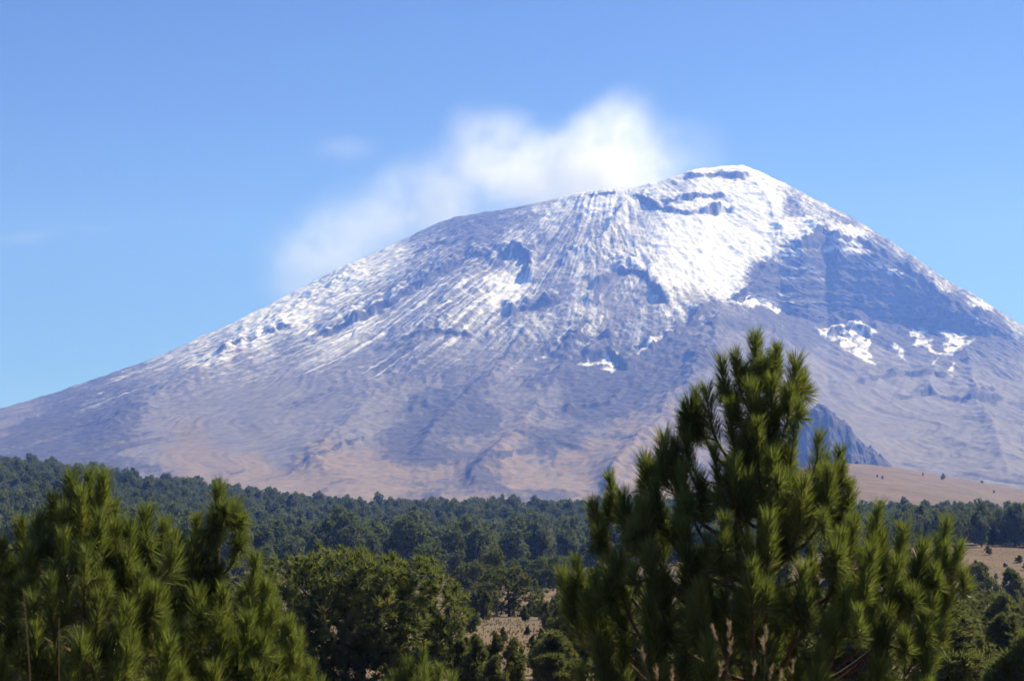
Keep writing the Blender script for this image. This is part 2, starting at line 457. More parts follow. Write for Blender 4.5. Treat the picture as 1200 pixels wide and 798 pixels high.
    dep = np.interp(px, [840, 880, 910, 970, 1060, 1140, 1200, 1260], [0, 200, 440, 580, 500, 290, 110, 0])
    push = dep * tt * (1 - 0.55 * sstep(0, 1, tt) * 0) * (1 - sstep(0, 130, py - bot_e))
    ledge = n1.fbm(px / 60, (py - 0.10 * (px - 950)) / 11.0, 3)
    push = push + sstep(0, 60, dep) * tt * (1 - sstep(0, 40, py - bot_e)) * (38 * ledge + 22 * n2.fbm(px / 16, py / 30, 3))
    push = np.where((px > 838) & (px < 1265), push, 0)
    kk = 1 + push / np.sqrt(X * X + Y * Y + Z * Z)
    X2, Y2, Z2 = X * kk, Y * kk, Z * kk
    snow = idw(SNOW, qx, qy, 3.6)
    for poly, H, wd in [([(862, 350), (840, 400), (800, 470), (740, 540), (700, 590)], 45, 34), ([(872, 352), (905, 395), (930, 430)], 40, 20), ([(575, 300), (500, 390), (420, 490), (350, 570)], 26, 34),
                        ([(735, 228), (728, 255), (712, 276), (688, 292), (650, 310)], 30, 7), ([(700, 365), (660, 440), (600, 520), (540, 580)], 26, 26), ([(1120, 400), (1150, 480), (1190, 560)], 26, 26),
                        ([(440, 300), (330, 380), (200, 460), (90, 520)], 28, 20), ([(640, 360), (580, 440), (480, 540)], 26, 18), ([(905, 215), (950, 262), (985, 300)], 16, 8), ([(880, 205), (905, 250), (915, 285)], 16, 7)]:
        bb, d, tp = line_field(poly, px + 1.3 * wx, py + wy, 110)
        g = H * tp * np.exp(-np.abs(d) / wd * 1.2) * (1 + 0.3 * fine_n[bb])
        Z2[bb] += g
    tf = th + 0.03 * n3.fbm(r / 700, th * 3, 2)
    streak = 0.65 * n2.fbm(tf * 75, r / 1300, 4, 0.62) + 0.5 * n2.fbm(tf * 170 + 5, r / 520, 3, 0.6)
    lft = sstep(640, 500, px)
    spots = n3.fbm(px / 7.0, py / 5.0, 3, 0.65)
    hatch = n1.fbm(thw * 190 + 0.6 * fine_n, r / 55, 3, 0.65)
    amp = 0.55 * (snow > 0.02) * (0.45 + 0.55 * sstep(.98, .75, snow))
    s_val = snow - 0.03 - 0.05 * sstep(880, 960, px) + 0.03 * sstep(.97, .8, snow) * sstep(.1, .3, snow) + amp * ((0.85 + 0.45 * lft) * streak + (0.42 - 0.22 * lft) * spots + (0.28 - 0.13 * lft) * hatch + (0.45 - 0.1 * lft) * iso - 0.12 * (lump - .5))
    band = n1.fbm(px / 70, (py - 0.12 * (px - 950)) / 6.0, 3)
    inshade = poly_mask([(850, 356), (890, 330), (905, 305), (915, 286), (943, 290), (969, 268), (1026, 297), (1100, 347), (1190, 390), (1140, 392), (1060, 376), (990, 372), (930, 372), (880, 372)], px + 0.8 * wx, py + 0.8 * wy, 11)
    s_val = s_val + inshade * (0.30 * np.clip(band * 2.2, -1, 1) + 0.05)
    for P in PATCHES:
        s_val = np.maximum(s_val, poly_mask(P, px + 0.8 * wx, py + 0.8 * wy, 4.5) * (0.76 + 0.70 * n4.fbm(px / 7, py / 5, 3, .65) + 0.55 * n2.fbm(px / 22, py / 5, 2)))
    s_val = s_val - 0.85 * cliff - 0.05 * np.clip(-rib2 + .6, 0, 1)
    ravine = sstep(0.62, 0.95, 1 - np.abs(n3.fbm(thw * 22 + 0.25 * iso, r / 900, 4)) * 2.4) * sstep(0.1, .5, n4.fbm(X / 500, Y / 420, 2) + .35)
    rk = np.clip(0.22 * ravine + np.maximum(1.0 * inshade, np.maximum(rock * 1.25 + 0.6 * (0.9 * iso + 0.5 * spots) * (rock > .02), cliff * 1.1)), 0, 1)  # full dark rock over the cliff face also paints its shade into the colour
    gr = idw(GRASS, qx, qy, 3.4) + 0.28 * streak + 0.22 * spots + 0.25 * n4.fbm(px / 40, py / 16, 3)
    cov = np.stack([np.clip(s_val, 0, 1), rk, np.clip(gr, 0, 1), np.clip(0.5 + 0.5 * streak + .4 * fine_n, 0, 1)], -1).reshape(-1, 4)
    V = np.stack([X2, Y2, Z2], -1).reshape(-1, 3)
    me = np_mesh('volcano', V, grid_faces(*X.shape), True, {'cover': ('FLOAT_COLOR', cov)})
    m, nt, out = new_mat('volcano ground')
    at_ = nd(nt, 'ShaderNodeAttribute', attribute_name='cover')
    sep = nd(nt, 'ShaderNodeSeparateColor'); nt.links.new(at_.outputs['Color'], sep.inputs[0])
    sn, rk_, gr_ = sep.outputs[0], sep.outputs[1], sep.outputs[2]
    nf = noise_tex(nt, 0.045, 5, 0.65); nb = noise_tex(nt, 0.006, 4, 0.6); nv = noise_tex(nt, 0.11, 3, 0.7)
    ash = mixc(nt, maprange(nt, nb, 0.3, 0.7), (0.150, 0.136, 0.128), (0.200, 0.180, 0.160))
    ash = mixc(nt, maprange(nt, at_.outputs['Alpha'], 0.3, 0.8), ash, (0.125, 0.112, 0.114))
    rockc = mixc(nt, maprange(nt, nf, 0.35, 0.65), (0.040, 0.036, 0.040), (0.085, 0.074, 0.072))
    grass = mixc(nt, maprange(nt, nf, 0.3, 0.7), (0.165, 0.120, 0.070), (0.225, 0.170, 0.105))
    gfac = maprange(nt, mth(nt, 'ADD', gr_, mth(nt, 'MULTIPLY', mth(nt, 'SUBTRACT', nf, 0.5), 0.5)), 0.25, 0.75)
    c = mixc(nt, gfac, ash, grass)
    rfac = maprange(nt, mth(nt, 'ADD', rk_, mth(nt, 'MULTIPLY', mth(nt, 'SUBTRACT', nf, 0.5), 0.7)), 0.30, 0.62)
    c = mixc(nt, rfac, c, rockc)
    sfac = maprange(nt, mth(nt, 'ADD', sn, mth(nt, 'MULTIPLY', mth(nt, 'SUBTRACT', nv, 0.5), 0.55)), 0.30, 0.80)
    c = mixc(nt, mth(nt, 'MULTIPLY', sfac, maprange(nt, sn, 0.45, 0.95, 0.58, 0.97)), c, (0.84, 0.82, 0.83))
    pb = nd(nt, 'ShaderNodeBsdfPrincipled'); pb.inputs['Roughness'].default_value = 0.9
    pb.inputs['Specular IOR Level'].default_value = 0.15
    nt.links.new(c, pb.inputs['Base Color'])
    bp = nd(nt, 'ShaderNodeBump'); bp.inputs['Strength'].default_value = 0.3; bp.inputs['Distance'].default_value = 6.0
    nt.links.new(nf, bp.inputs['Height']); nt.links.new(bp.outputs[0], pb.inputs['Normal'])
    nt.links.new(pb.outputs[0], out.inputs[0])
    tag(link_mesh('volcano', me, m), kind='structure', label='snow streaked grey volcano cone with smoking crater', cat='volcano')
build_volcano()

# ------------------------------------------------------------------ ground sheet
GY = np.array([-800, -60, 0, 6, 16, 40, 80, 120, 160, 220, 300, 340, 450, 560, 650, 800, 900, 1050, 1200, 1320, 1500, 2000, 2450, 2700, 3000, 3400, 3800, 15000], float)
GL = np.array([-1.7, -1.7, -1.7, -2.2, -3.6, -6.0, -8.6, -10.4, -12, -14.3, -16.0, -16.5, -17.5, -16, -13, -3.0, 5, 17, 26, 28, 19, 5, 5, 8, 12, 5, -100, -300])
GC = np.array([-1.7, -1.7, -1.7, -2.2, -3.6, -6.0, -8.6, -10.4, -12, -14.3, -16.8, -17.6, -20, -22, -23.5, -22, -19, -13.5, -9, -7, -8, -2, 4, 8, 10, 5, -100, -300])
GR = np.array([-1.7, -1.7, -1.7, -2.2, -3.6, -6.0, -8.6, -11.0, -13.5, -16.0, -17.3, -17.2, -11.0, -11.5, -11.5, -9.5, -7, -4, 0, 2, 4, 20, 48, 54, 30, 5, -100, -300])
NG = Noise(11); NG2 = Noise(12)

def ground_z(X, Y):
    X = np.asarray(X, float); Y = np.asarray(Y, float)
    u = X / np.maximum(Y, 40.0)
    zl, zc, zr = np.interp(Y, GY, GL), np.interp(Y, GY, GC), np.interp(Y, GY, GR)
    a = sstep(0.07, 0.36, -u); b = sstep(0.09, 0.25, u)
    # the tan hill to the right: highest near its left shoulder, sinking to the right
    hill = sstep(1300, 2300, Y) * sstep(3300, 2750, Y) * (sstep(0.10, 0.22, u) * (34 - 450 * np.clip(u - 0.21, -0.1, 0.2)))
    z = zc + a * (zl - zc) + b * (zr - zc) + hill
    amp = np.interp(Y, [0, 60, 300, 1000, 2500, 3600], [0.15, 0.35, 0.9, 3.0, 6.0, 4.0])
    z = z + amp * NG.fbm(X / 70 + 5, Y / 70, 3) + 0.35 * amp * NG2.fbm(X / 11, Y / 11, 2)
    return z

def gz(x, y): return float(ground_z(np.array([x]), np.array([y]))[0])

def build_ground():
    ys = np.r_[np.linspace(-800, 3, 20), np.geomspace(4, 3800, 520), np.geomspace(3900, 15000, 30)]
    us = np.linspace(-1, 1, 420); us = 0.55 * us + 0.75 * us ** 3
    Yg, Ug = np.meshgrid(ys, us, indexing='ij')
    Xg = Ug * np.maximum(np.abs(Yg), 60)
    Zg = ground_z(Xg, Yg)
    m, nt, out = new_mat('dry grassland')
    pb = nd(nt, 'ShaderNodeBsdfPrincipled'); pb.inputs['Roughness'].default_value = 0.95
    pb.inputs['Specular IOR Level'].default_value = 0.1
    n1 = noise_tex(nt, 0.022, 9, 0.72); n2 = noise_tex(nt, 0.9, 4, 0.7); n3 = noise_tex(nt, 0.009, 6, 0.62)
    c = mixc(nt, maprange(nt, n1, 0.35, 0.65), (0.128, 0.090, 0.060), (0.182, 0.132, 0.090))
    c = mixc(nt, mth(nt, 'MULTIPLY', maprange(nt, n2, 0.45, 0.7), 0.5), c, (0.085, 0.064, 0.040))
    c = mixc(nt, mth(nt, 'MULTIPLY', maprange(nt, n3, 0.48, 0.62), 0.7), c, (0.122, 0.102, 0.070))
    nt.links.new(c, pb.inputs['Base Color'])
    bp = nd(nt, 'ShaderNodeBump'); bp.inputs['Strength'].default_value = 0.8; bp.inputs['Distance'].default_value = 0.4
    nt.links.new(n2, bp.inputs['Height']); nt.links.new(bp.outputs[0], pb.inputs['Normal'])
    nt.links.new(pb.outputs[0], out.inputs[0])
    me = np_mesh('ground', np.stack([Xg, Yg, Zg], -1).reshape(-1, 3), grid_faces(*Xg.shape)[:, ::-1], True)
    tag(link_mesh('ground', me, m), kind='structure', label='dry tan grassland sloping away to the foot of the volcano', cat='ground')
build_ground()

# ------------------------------------------------------------------ dark crag at the foot of the volcano
def build_crag():
    Yc = 4150.0
    sil = np.array([(850, 575), (880, 560), (902, 524), (918, 503), (938, 483), (952, 478), (964, 474), (976, 480), (984, 490), (996, 497), (1003, 511), (1012, 522), (1022, 524), (1033, 534), (1046, 546), (1060, 562), (1090, 585)], float)
    xs = np.linspace(at(850, 500, Yc).x, at(1090, 500, Yc).x, 260); ys = np.linspace(Yc - 420, Yc + 380, 240)
    X, Y = np.meshgrid(xs, ys)
    na, nb = Noise(21), Noise(22)
    px = 600 + X / Yc * FPX / cp * 0.999
    crest = 8 * nb.fbm(X / 14, Y / 40, 3) + np.interp(px + 5 * na.fbm(X / 22, Y / 60, 3), sil[:, 0], [zat(p, Yc) for p in sil[:, 1]])
    d = (Y - Yc) / np.where(Y < Yc, 400.0, 360.0)
    but = na.fbm(X / 70, Y / 130, 4); cr = 1 - 2 * np.abs(nb.fbm(X / 38, Y / 90, 3))
    fall = np.clip(np.abs(d) * (1 + 0.5 * but), 0, 1.3)
    Z = crest - (crest + 60) * (0.75 * fall + 0.35 * sstep(0.05, 0.25, fall) * fall ** .5) + 15 * (cr - .5) * sstep(0.0, 0.12, fall) + 14 * na.fbm(X / 18, Y / 18, 3) + 12 * but * sstep(0.02, 0.1, fall)
    m, nt, out = new_mat('dark crag rock')
    pb = nd(nt, 'ShaderNodeBsdfPrincipled'); pb.inputs['Roughness'].default_value = 0.95
    n1 = noise_tex(nt, 0.05, 6, 0.7)
    c = mixc(nt, maprange(nt, n1, 0.35, 0.7), (0.038, 0.034, 0.033), (0.085, 0.072, 0.062))
    nt.links.new(c, pb.inputs['Base Color'])
    bp = nd(nt, 'ShaderNodeBump'); bp.inputs['Distance'].default_value = 6.0
    nt.links.new(n1, bp.inputs['Height']); nt.links.new(bp.outputs[0], pb.inputs['Normal'])
    nt.links.new(pb.outputs[0], out.inputs[0])
    me = np_mesh('rock_outcrop', np.stack([X, Y, Z], -1).reshape(-1, 3), grid_faces(*X.shape), True)
    tag(link_mesh('rock_outcrop', me, m), kind='structure', label='dark jagged crag standing at the foot of the volcano', cat='outcrop')
build_crag()

# ------------------------------------------------------------------ smoke plume and the wisp of cloud
def blob_volume(name, blobs, dens, nscale, thr, color, aniso, step, stretch=(1, 1, 1)):
    """closed hull of round puffs whose density is soft clumpy noise; blobs: (centre, radii, weight)"""
    import bmesh
    m, nt, out = new_mat(name + ' vapour')
    pos = nd(nt, 'ShaderNodeTexCoord').outputs['Object']
    warp = nd(nt, 'ShaderNodeTexNoise'); warp.inputs['Scale'].default_value = nscale * 0.8; warp.inputs['Detail'].default_value = 2
    nt.links.new(pos, warp.inputs['Vector'])
    vs = nd(nt, 'ShaderNodeVectorMath', operation='MULTIPLY_ADD')
    nt.links.new(warp.outputs['Color'], vs.inputs[0]); k = 0.55 / nscale
    vs.inputs[1].default_value = (k, k, k)
    off = nd(nt, 'ShaderNodeVectorMath', operation='SUBTRACT')
    nt.links.new(pos, off.inputs[0]); off.inputs[1].default_value = (k / 2, k / 2, k / 2)
    nt.links.new(off.outputs[0], vs.inputs[2])
    p2 = vs.outputs[0]
    tot = None
    for c, rad, w in blobs:
        mp = nd(nt, 'ShaderNodeMapping', vector_type='TEXTURE')
        nt.links.new(p2, mp.inputs[0]); mp.inputs[1].default_value = c[:3]; mp.inputs[3].default_value = rad
        if len(c) > 3: mp.inputs[2].default_value = (0, c[3], 0)
        ln = nd(nt, 'ShaderNodeVectorMath', operation='LENGTH'); nt.links.new(mp.outputs[0], ln.inputs[0])
        f = mth(nt, 'MULTIPLY', maprange(nt, ln.outputs['Value'], 1.0, 0.0), w)
        tot = f if tot is None else mth(nt, 'ADD', tot, f)
    sc_ = nd(nt, 'ShaderNodeVectorMath', operation='MULTIPLY'); nt.links.new(pos, sc_.inputs[0]); sc_.inputs[1].default_value = stretch
    n = noise_tex(nt, nscale, 7, 0.62, sc_.outputs[0])
    f = mth(nt, 'MULTIPLY', tot, maprange(nt, n, thr[0], thr[1]))
    pv = nd(nt, 'ShaderNodeVolumePrincipled')
    pv.inputs['Color'].default_value = (*color, 1); pv.inputs['Density Attribute'].default_value = ''
    pv.inputs['Anisotropy'].default_value = aniso
    nt.links.new(mth(nt, 'MULTIPLY', f, dens), pv.inputs['Density'])
    nt.links.new(pv.outputs[0], out.inputs['Volume'])
    m.cycles.volume_step_rate = step
    bm = bmesh.new()
    pts = []
    bmesh.ops.create_icosphere(bm, subdivisions=2, radius=1.0)
    sph = [v.co.copy() for v in bm.verts]; bm.clear()
    for c, rad, w in blobs:
        a = c[3] if len(c) > 3 else 0
        for q in sph:
            x, y, z = q.x * rad[0] * 1.15, q.y * rad[1] * 1.15, q.z * rad[2] * 1.15
            x, z = x * math.cos(a) + z * math.sin(a), -x * math.sin(a) + z * math.cos(a)
            pts.append((c[0] + x, c[1] + y, c[2] + z))
    for q in pts: bm.verts.new(q)
    res = bmesh.ops.convex_hull(bm, input=bm.verts)
    bmesh.ops.delete(bm, geom=list({g for g in res['geom_interior'] + res['geom_unused'] if isinstance(g, bmesh.types.BMVert)}), context='VERTS')
    me = bpy.data.meshes.new(name); bm.to_mesh(me); bm.free()
    return link_mesh(name, me, m)

YS = 7650.0
def P(px, py, Y=YS): return tuple(at(px, py, Y))
mp_ = YS / FPX
def E(px, py, rx, ry, w, rot=0, Y=YS, rz=None):
    c = P(px, py, Y) + (rot,)
    return (c, (rx * mp_, (rz or 90) * mp_ * 0.9, ry * mp_), w)
plume = blob_volume('smoke_plume', [
    E(705, 205, 90, 90, 0.8), E(675, 195, 85, 70, 0.6), E(700, 225, 110, 60, .5), E(750, 190, 70, 70, 0.40), E(718, 152, 55, 55, 0.45),
    E(600, 185, 80, 72, 0.42), E(560, 165, 55, 60, 0.24), E(530, 220, 120, 75, 0.36, R(-14)), E(440, 265, 130, 80, 0.30, R(-22)), E(375, 300, 95, 75, 0.24, R(-20)),
    E(405, 176, 60, 24, 0.09), E(800, 185, 75, 65, 0.12), E(620, 215, 110, 55, 0.45), E(510, 255, 80, 45, 0.30, R(-16)), E(350, 325, 70, 40, .2, R(-24)), E(738, 135, 50, 45, 0.16)],
    0.0072, 0.0054, (0.28, 0.66), (0.999, 0.999, 0.999), 0.3, 0.4)
tag(plume, kind='stuff', label='white smoke plume drifting left from the crater rim', cat='smoke')

def C(px, py, rx, ry, w, rot=0):
    Y = 15500.0; k = Y / FPX
    return (P(px, py, Y) + (rot,), (rx * k, 500, ry * k), w)
wisp = blob_volume('cloud', [C(35, 277, 60, 12, 1.0, R(-4)), C(100, 266, 50, 7, .5, R(-4))], 0.0007, 0.0016, (0.42, 0.66), (1, 1, 1), 0.2, 0.6, (0.5, 1, 1.6))
tag(wisp, kind='stuff', label='faint wisp of cloud low in the blue sky', cat='cloud')

# ------------------------------------------------------------------ foliage builders
def frames(D):
    """two unit vectors across each direction"""
    D = D / np.maximum(np.linalg.norm(D, axis=1, keepdims=True), 1e-9)
    ref = np.where(np.abs(D[:, 2:3]) > 0.9, np.array([[1.0, 0, 0]]), np.array([[0, 0, 1.0]]))
    A = np.cross(D, ref); A /= np.linalg.norm(A, axis=1, keepdims=True)
    return D, A, np.cross(D, A)

def blades(B, D, Ln, W, tint, rng, bend=0.12, face=None):
    """flat tapered blades: base B, direction D, length Ln, width W -> verts, faces, tint"""
    D, A, U = frames(D)
    ph = rng.rand(len(B), 1) * 2 * np.pi
    S = A * np.cos(ph) + U * np.sin(ph)
    if face is not None:
        S = np.cross(face, D); S /= np.maximum(np.linalg.norm(S, axis=1, keepdims=True), 1e-6)
    N = np.cross(D, S)
    Ln = Ln[:, None]; W = W[:, None]
    b = bend * (rng.rand(len(B), 1) - 0.5) * 2
    mid = B + D * Ln * 0.55 + N * Ln * b * 0.35
    tip = B + D * Ln + N * Ln * b
    V = np.stack([B - S * W * 0.35, B + S * W * 0.35, mid + S * W * 0.5, tip, mid - S * W * 0.5], 1)
    n = len(B)
    F = np.arange(n * 5).reshape(n, 5)
    return V.reshape(-1, 3), F, np.repeat(tint, 5)

def tube(path, radii, sides=6):
    P_ = np.array(path, float); n = len(P_)
    T = np.gradient(P_, axis=0)
    T, A, U = frames(T)
    for i in range(1, n):
        a = A[i - 1] - T[i] * np.dot(A[i - 1], T[i]); A[i] = a / max(np.linalg.norm(a), 1e-9); U[i] = np.cross(T[i], A[i])
    ang = np.arange(sides) * 2 * np.pi / sides
    rad = np.array(radii)[:, None, None]
    V = P_[:, None] + rad * (A[:, None] * np.cos(ang)[None, :, None] + U[:, None] * np.sin(ang)[None, :, None])
    V = V.reshape(-1, 3)
    F = []
    for i in range(n - 1):
        for k in range(sides):
            k2 = (k + 1) % sides
            F.append((i * sides + k, i * sides + k2, (i + 1) * sides + k2, (i + 1) * sides + k))
    return V, np.array(F)

class Acc:
    def __init__(s): s.V, s.F, s.T, s.n = [], [], [], 0
    def add(s, V, F, T=None):
        s.V.append(V); s.F.append(F + s.n); s.n += len(V)
        s.T.append(T if T is not None else np.zeros(len(V)))
    def mesh(s, name, smooth=False):
        return np_mesh(name, np.concatenate(s.V), np.concatenate(s.F), smooth, {'tint': ('FLOAT', np.concatenate(s.T))})

def bez(p0, p1, p2, p3, n):
    t = np.linspace(0, 1, n)[:, None]
    return (1 - t) ** 3 * p0 + 3 * (1 - t) ** 2 * t * p1 + 3 * (1 - t) * t * t * p2 + t ** 3 * p3

def brush(acc, path, rng, needles=240, ln=0.19, w=0.0065, bright=0.5):
    ln *= 0.78 + 0.42 * rng.rand(); needles = int(needles * (0.7 + 0.5 * rng.rand())); old = rng.rand() ** 2 * 0.5
    """one shoot: needles all round the last stretch of a twig, leaning to the tip"""
    P_ = np.array(path); n = len(P_)
    t = rng.rand(needles) ** 0.8
    f = t * (n - 1); i = np.minimum(f.astype(int), n - 2); f = (f - i)[:, None]
    B = P_[i] * (1 - f) + P_[i + 1] * f
    T = P_[np.minimum(i + 1, n - 1)] - P_[i]
    T, A, U = frames(T)
    ph = rng.rand(needles, 1) * 2 * np.pi
    ang = R(54) - (R(25) * t[:, None]) + R(8) * rng.randn(needles, 1)
    D = T * np.cos(ang) + (A * np.cos(ph) + U * np.sin(ph)) * np.sin(ang)
    D[:, 2] += 0.22
    L_ = ln * (0.8 + 0.35 * rng.rand(needles))
    tint = np.clip(bright * (0.45 + 0.6 * t) + 0.16 * rng.randn(needles), 0, 0.8)
    dry = (rng.rand(needles) < (0.12 + old) * (1 - t) ** 1.3); tint[dry] = 0.9
    V, F, T_ = blades(B, D, L_, w * (0.8 + 0.4 * rng.rand(needles)), tint, rng, 0.18)
    acc.add(V, F, T_)

def young_pine(Y, trunk_px, base_z, leader, tips, label, seed, scale=1.0, extra=30, width=(1.3, 0.7), needles=400, inside=False):
    """long-needled young pine; tips: where the shoots the photograph shows end, as (px, py, how far towards the viewer in m)"""
    rng = np.random.RandomState(seed)
    top = np.array(at(*leader, Y)) - (0, 0, 0.16 * scale)
    base = np.array((at(trunk_px, 600, Y).x, Y, base_z))
    root = empty('pine_tree', tuple(base))
    tag(root, label, 'tree', 'young long-needled pines in front')
    H = top[2] - base[2]
    def trunk_at(z):
        t = np.clip((z - base[2]) / H, 0, 1)
        p = base + (top - base) * t
        return p + np.array([0.05 * math.sin(3.1 * t + seed), 0.05 * math.sin(2.3 * t), 0]) * (t * (1 - t) * 4)
    zs = np.linspace(0, 1, 16)
    V, F = tube([trunk_at(base[2] + H * t) - base for t in zs], [0.085 * scale * (1 - t) ** 0.8 + 0.012 for t in zs], 9)
    link_mesh('trunk', np_mesh('trunk', V, F, True, {'tint': ('FLOAT', np.zeros(len(V)))}), M_BARK, root)
    all_tips = [(top, True)]
    for px, py, near in tips:
        all_tips.append((np.array(at(px, py, Y - near)) - (0, 0, 0.09 * scale), True))
    for k in range(extra):      # shoots on the far side and inside
        h = rng.rand() ** 0.8
        if inside: h = 0.14 + 0.8 * rng.rand()
        a = rng.rand() * 2 * np.pi
        rad = (0.15 + width[0] * h ** width[1]) * (0.45 + 0.5 * rng.rand()) * (0.72 if inside else 1)
        p = np.array([top[0], Y, top[2] - 0.45 - h * (H * 0.72)])
        p = p + np.array([math.cos(a) * rad, math.sin(a) * rad, 0])
        p[0] += (base[0] - top[0]) * h
        all_tips.append((p, False))
    for tp, seen in all_tips:
        leader_ = tp is top
        ax = trunk_at(tp[2])
        lat = math.hypot(tp[0] - ax[0], tp[1] - ax[1])
        if leader_:
            p0 = trunk_at(top[2] - 0.75 * scale)
        else:
            p0 = trunk_at(max(base[2] + 0.6, tp[2] - 0.38 * scale - lat * (0.55 + 0.25 * rng.rand())))
            if tp[2] - p0[2] < 0.3: p0 = trunk_at(tp[2] - 0.35)
        out = tp - p0; out[2] = 0; 
        rise = tp[2] - p0[2]
        p1 = p0 + out * 0.55 + np.array([0, 0, rise * 0.12])
        p2 = tp - np.array([out[0] * 0.06, out[1] * 0.06, min(0.70 * scale, rise * 0.7)])
        path = bez(p0, p1, p2, tp, 18)
        seglen = np.r_[0, np.cumsum(np.linalg.norm(np.diff(path, axis=0), axis=1))]
        Lb = seglen[-1]
        wood, nee = Acc(), Acc()
        org = p0.copy()
        r0 = 0.010 + 0.012 * min(Lb, 2.0)
        V, F = tube(path - org, np.linspace(r0, 0.006, 18) * scale, 6); wood.add(V, F)
        def at_len(s):
            return np.array([np.interp(s, seglen, path[:, c]) for c in range(3)])
        bl = min(0.62 * scale, Lb * 0.8)
        main = np.array([at_len(s) for s in np.linspace(Lb - bl, Lb, 8)]) - org
        br = 0.35 + 0.5 * rng.rand()
        brush(nee, main, rng, int(needles * 1.3), 0.20 * scale, 0.0046 * scale, br)
        ns = int(np.clip(1 + Lb * 1.4, 1, 3)) if not leader_ else 4
        for k in range(ns):
            s = Lb * (0.55 + 0.38 * (k + rng.rand() * 0.8) / ns)
            q0 = at_len(s); a = rng.rand() * 2 * np.pi
            tdir = at_len(min(Lb, s + 0.05)) - q0; tdir /= max(np.linalg.norm(tdir), 1e-9)
            side = np.cross(tdir, [math.cos(a), math.sin(a), 0.2]); side[2] = max(side[2], -0.1); side /= max(np.linalg.norm(side), 1e-9)
            ls = scale * (0.34 + 0.26 * rng.rand())
            q3 = q0 + side * ls * 0.33 + tdir * ls * 0.22 + np.array([0, 0, ls * 0.95])
            if q3[2] > tp[2] - 0.12: q3[2] = tp[2] - 0.12 - 0.2 * rng.rand()
            sub = bez(q0, q0 + side * ls * 0.34 + tdir * ls * .18, q3 - np.array([0, 0, ls * 0.6]), q3, 8)
            V, F = tube(sub - org, np.linspace(0.008, 0.004, 8) * scale, 5); wood.add(V, F)
            brush(nee, (sub - org)[1:], rng, needles, 0.19 * scale, 0.0045 * scale, br + 0.12 * rng.randn())
        w = link_mesh('branch', wood.mesh('branch', True), M_TWIG, root, tuple(org - base))
        link_mesh('needles', nee.mesh('needles'), M_NEEDLE, w)
    return root

young_pine(16.0, 890, gz(at(890, 600, 16).x, 16.0), (885, 383),
    [(862, 409, .15), (911, 401, .1), (932, 418, .1), (846, 419, .2), (828, 452, .25), (816, 454, .1), (880, 447, .5), (904, 440, .4), (800, 485, .2), (855, 470, .5),
     (925, 452, .3), (888, 488, .7), (838, 520, .7), (778, 507, .2), (756, 534, .1), (768, 560, .5), (800, 540, .6), (930, 490, .5), (860, 535, .9), (905, 530, .8),
     (714, 551, .1), (695, 586, .2), (730, 575, .3), (752, 583, .6), (960, 503, .2), (984, 523, .1), (972, 545, .5), (995, 564, .2), (940, 560, .8), (1029, 588, .1),
     (1000, 605, .6), (985, 618, .8), (1058, 614, .2), (1080, 635, .3), (1108, 606, 0), (1124, 634, .1), (1052, 650, .6), (1020, 640, .9), (675, 648, .1), (697, 666, .4),
     (659, 666, .0), (690, 700, .5), (720, 650, .7), (760, 640, 1.0), (800, 610, 1.0), (850, 600, 1.2), (900, 600, 1.2), (880, 660, 1.4), (820, 680, 1.4), (760, 700, 1.2),
     (940, 660, 1.2), (990, 690, 1.1), (1040, 710, .9), (1090, 700, .5), (1110, 690, .2), (700, 745, .8), (760, 760, 1.2), (830, 750, 1.5), (900, 740, 1.5), (960, 750, 1.3), (1030, 770, 1.0), (1085, 770, .6), (680, 780, .5)],
    'tall young pine with long upright needles, the largest tree, standing before the volcano', 5, 1.0, 30, inside=True)
young_pine(14.5, 86, gz(at(86, 600, 14.5).x, 14.5), (106, 541),
    [(84, 556, .1), (122, 551, .1), (96, 570, .4), (64, 577, .2), (45, 600, .2), (25, 608, .1), (8, 645, 0), (118, 600, .5), (135, 612, .2), (172, 593, 0), (153, 612, .2), (193, 606, .0),
     (75, 620, .6), (100, 640, .8), (150, 642, .4), (165, 662, .6), (35, 640, .6), (60, 670, .9), (115, 690, 1.0), (150, 705, .8), (190, 690, .4), (15, 690, .7), (-20, 640, .1), (-25, 720, .3),
     (40, 730, 1.1), (95, 745, 1.2), (150, 755, 1.0), (200, 745, .7), (0, 770, 1.0)],
    'bushy young pine at the left edge with a clustered bright green tip', 6, 0.95, 8, (1.0, 0.7))
young_pine(15.5, 250, gz(at(250, 600, 15.5).x, 15.5), (257, 558),
    [(231, 600, .0), (283, 604, 0), (207, 622, .1), (224, 634, .3), (300, 650, .1), (200, 660, .4), (312, 680, .2), (262, 684, .8), (232, 690, .8),
     (320, 706, .3), (338, 718, .1), (349, 737, 0), (290, 720, .8), (260, 735, 1.0), (215, 730, .9), (325, 760, .5), (362, 776, .1), (300, 775, .9), (250, 780, 1.2), (345, 790, .4)],
    'slender young pine with a separate dark top tuft and bare brown trunk below it', 7, 0.95, 3, (0.8, 0.75))
young_pine(24.0, 496, gz(at(496, 600, 24).x, 24.0), (496, 752),
    [(478, 772, 0), (515, 776, 0), (462, 785, .1), (530, 790, .1), (498, 780, .4)],
    'small bright green pine whose tip just shows at the bottom edge below the broad tree', 8, 1.15, 10, (0.6, 0.6), 300)

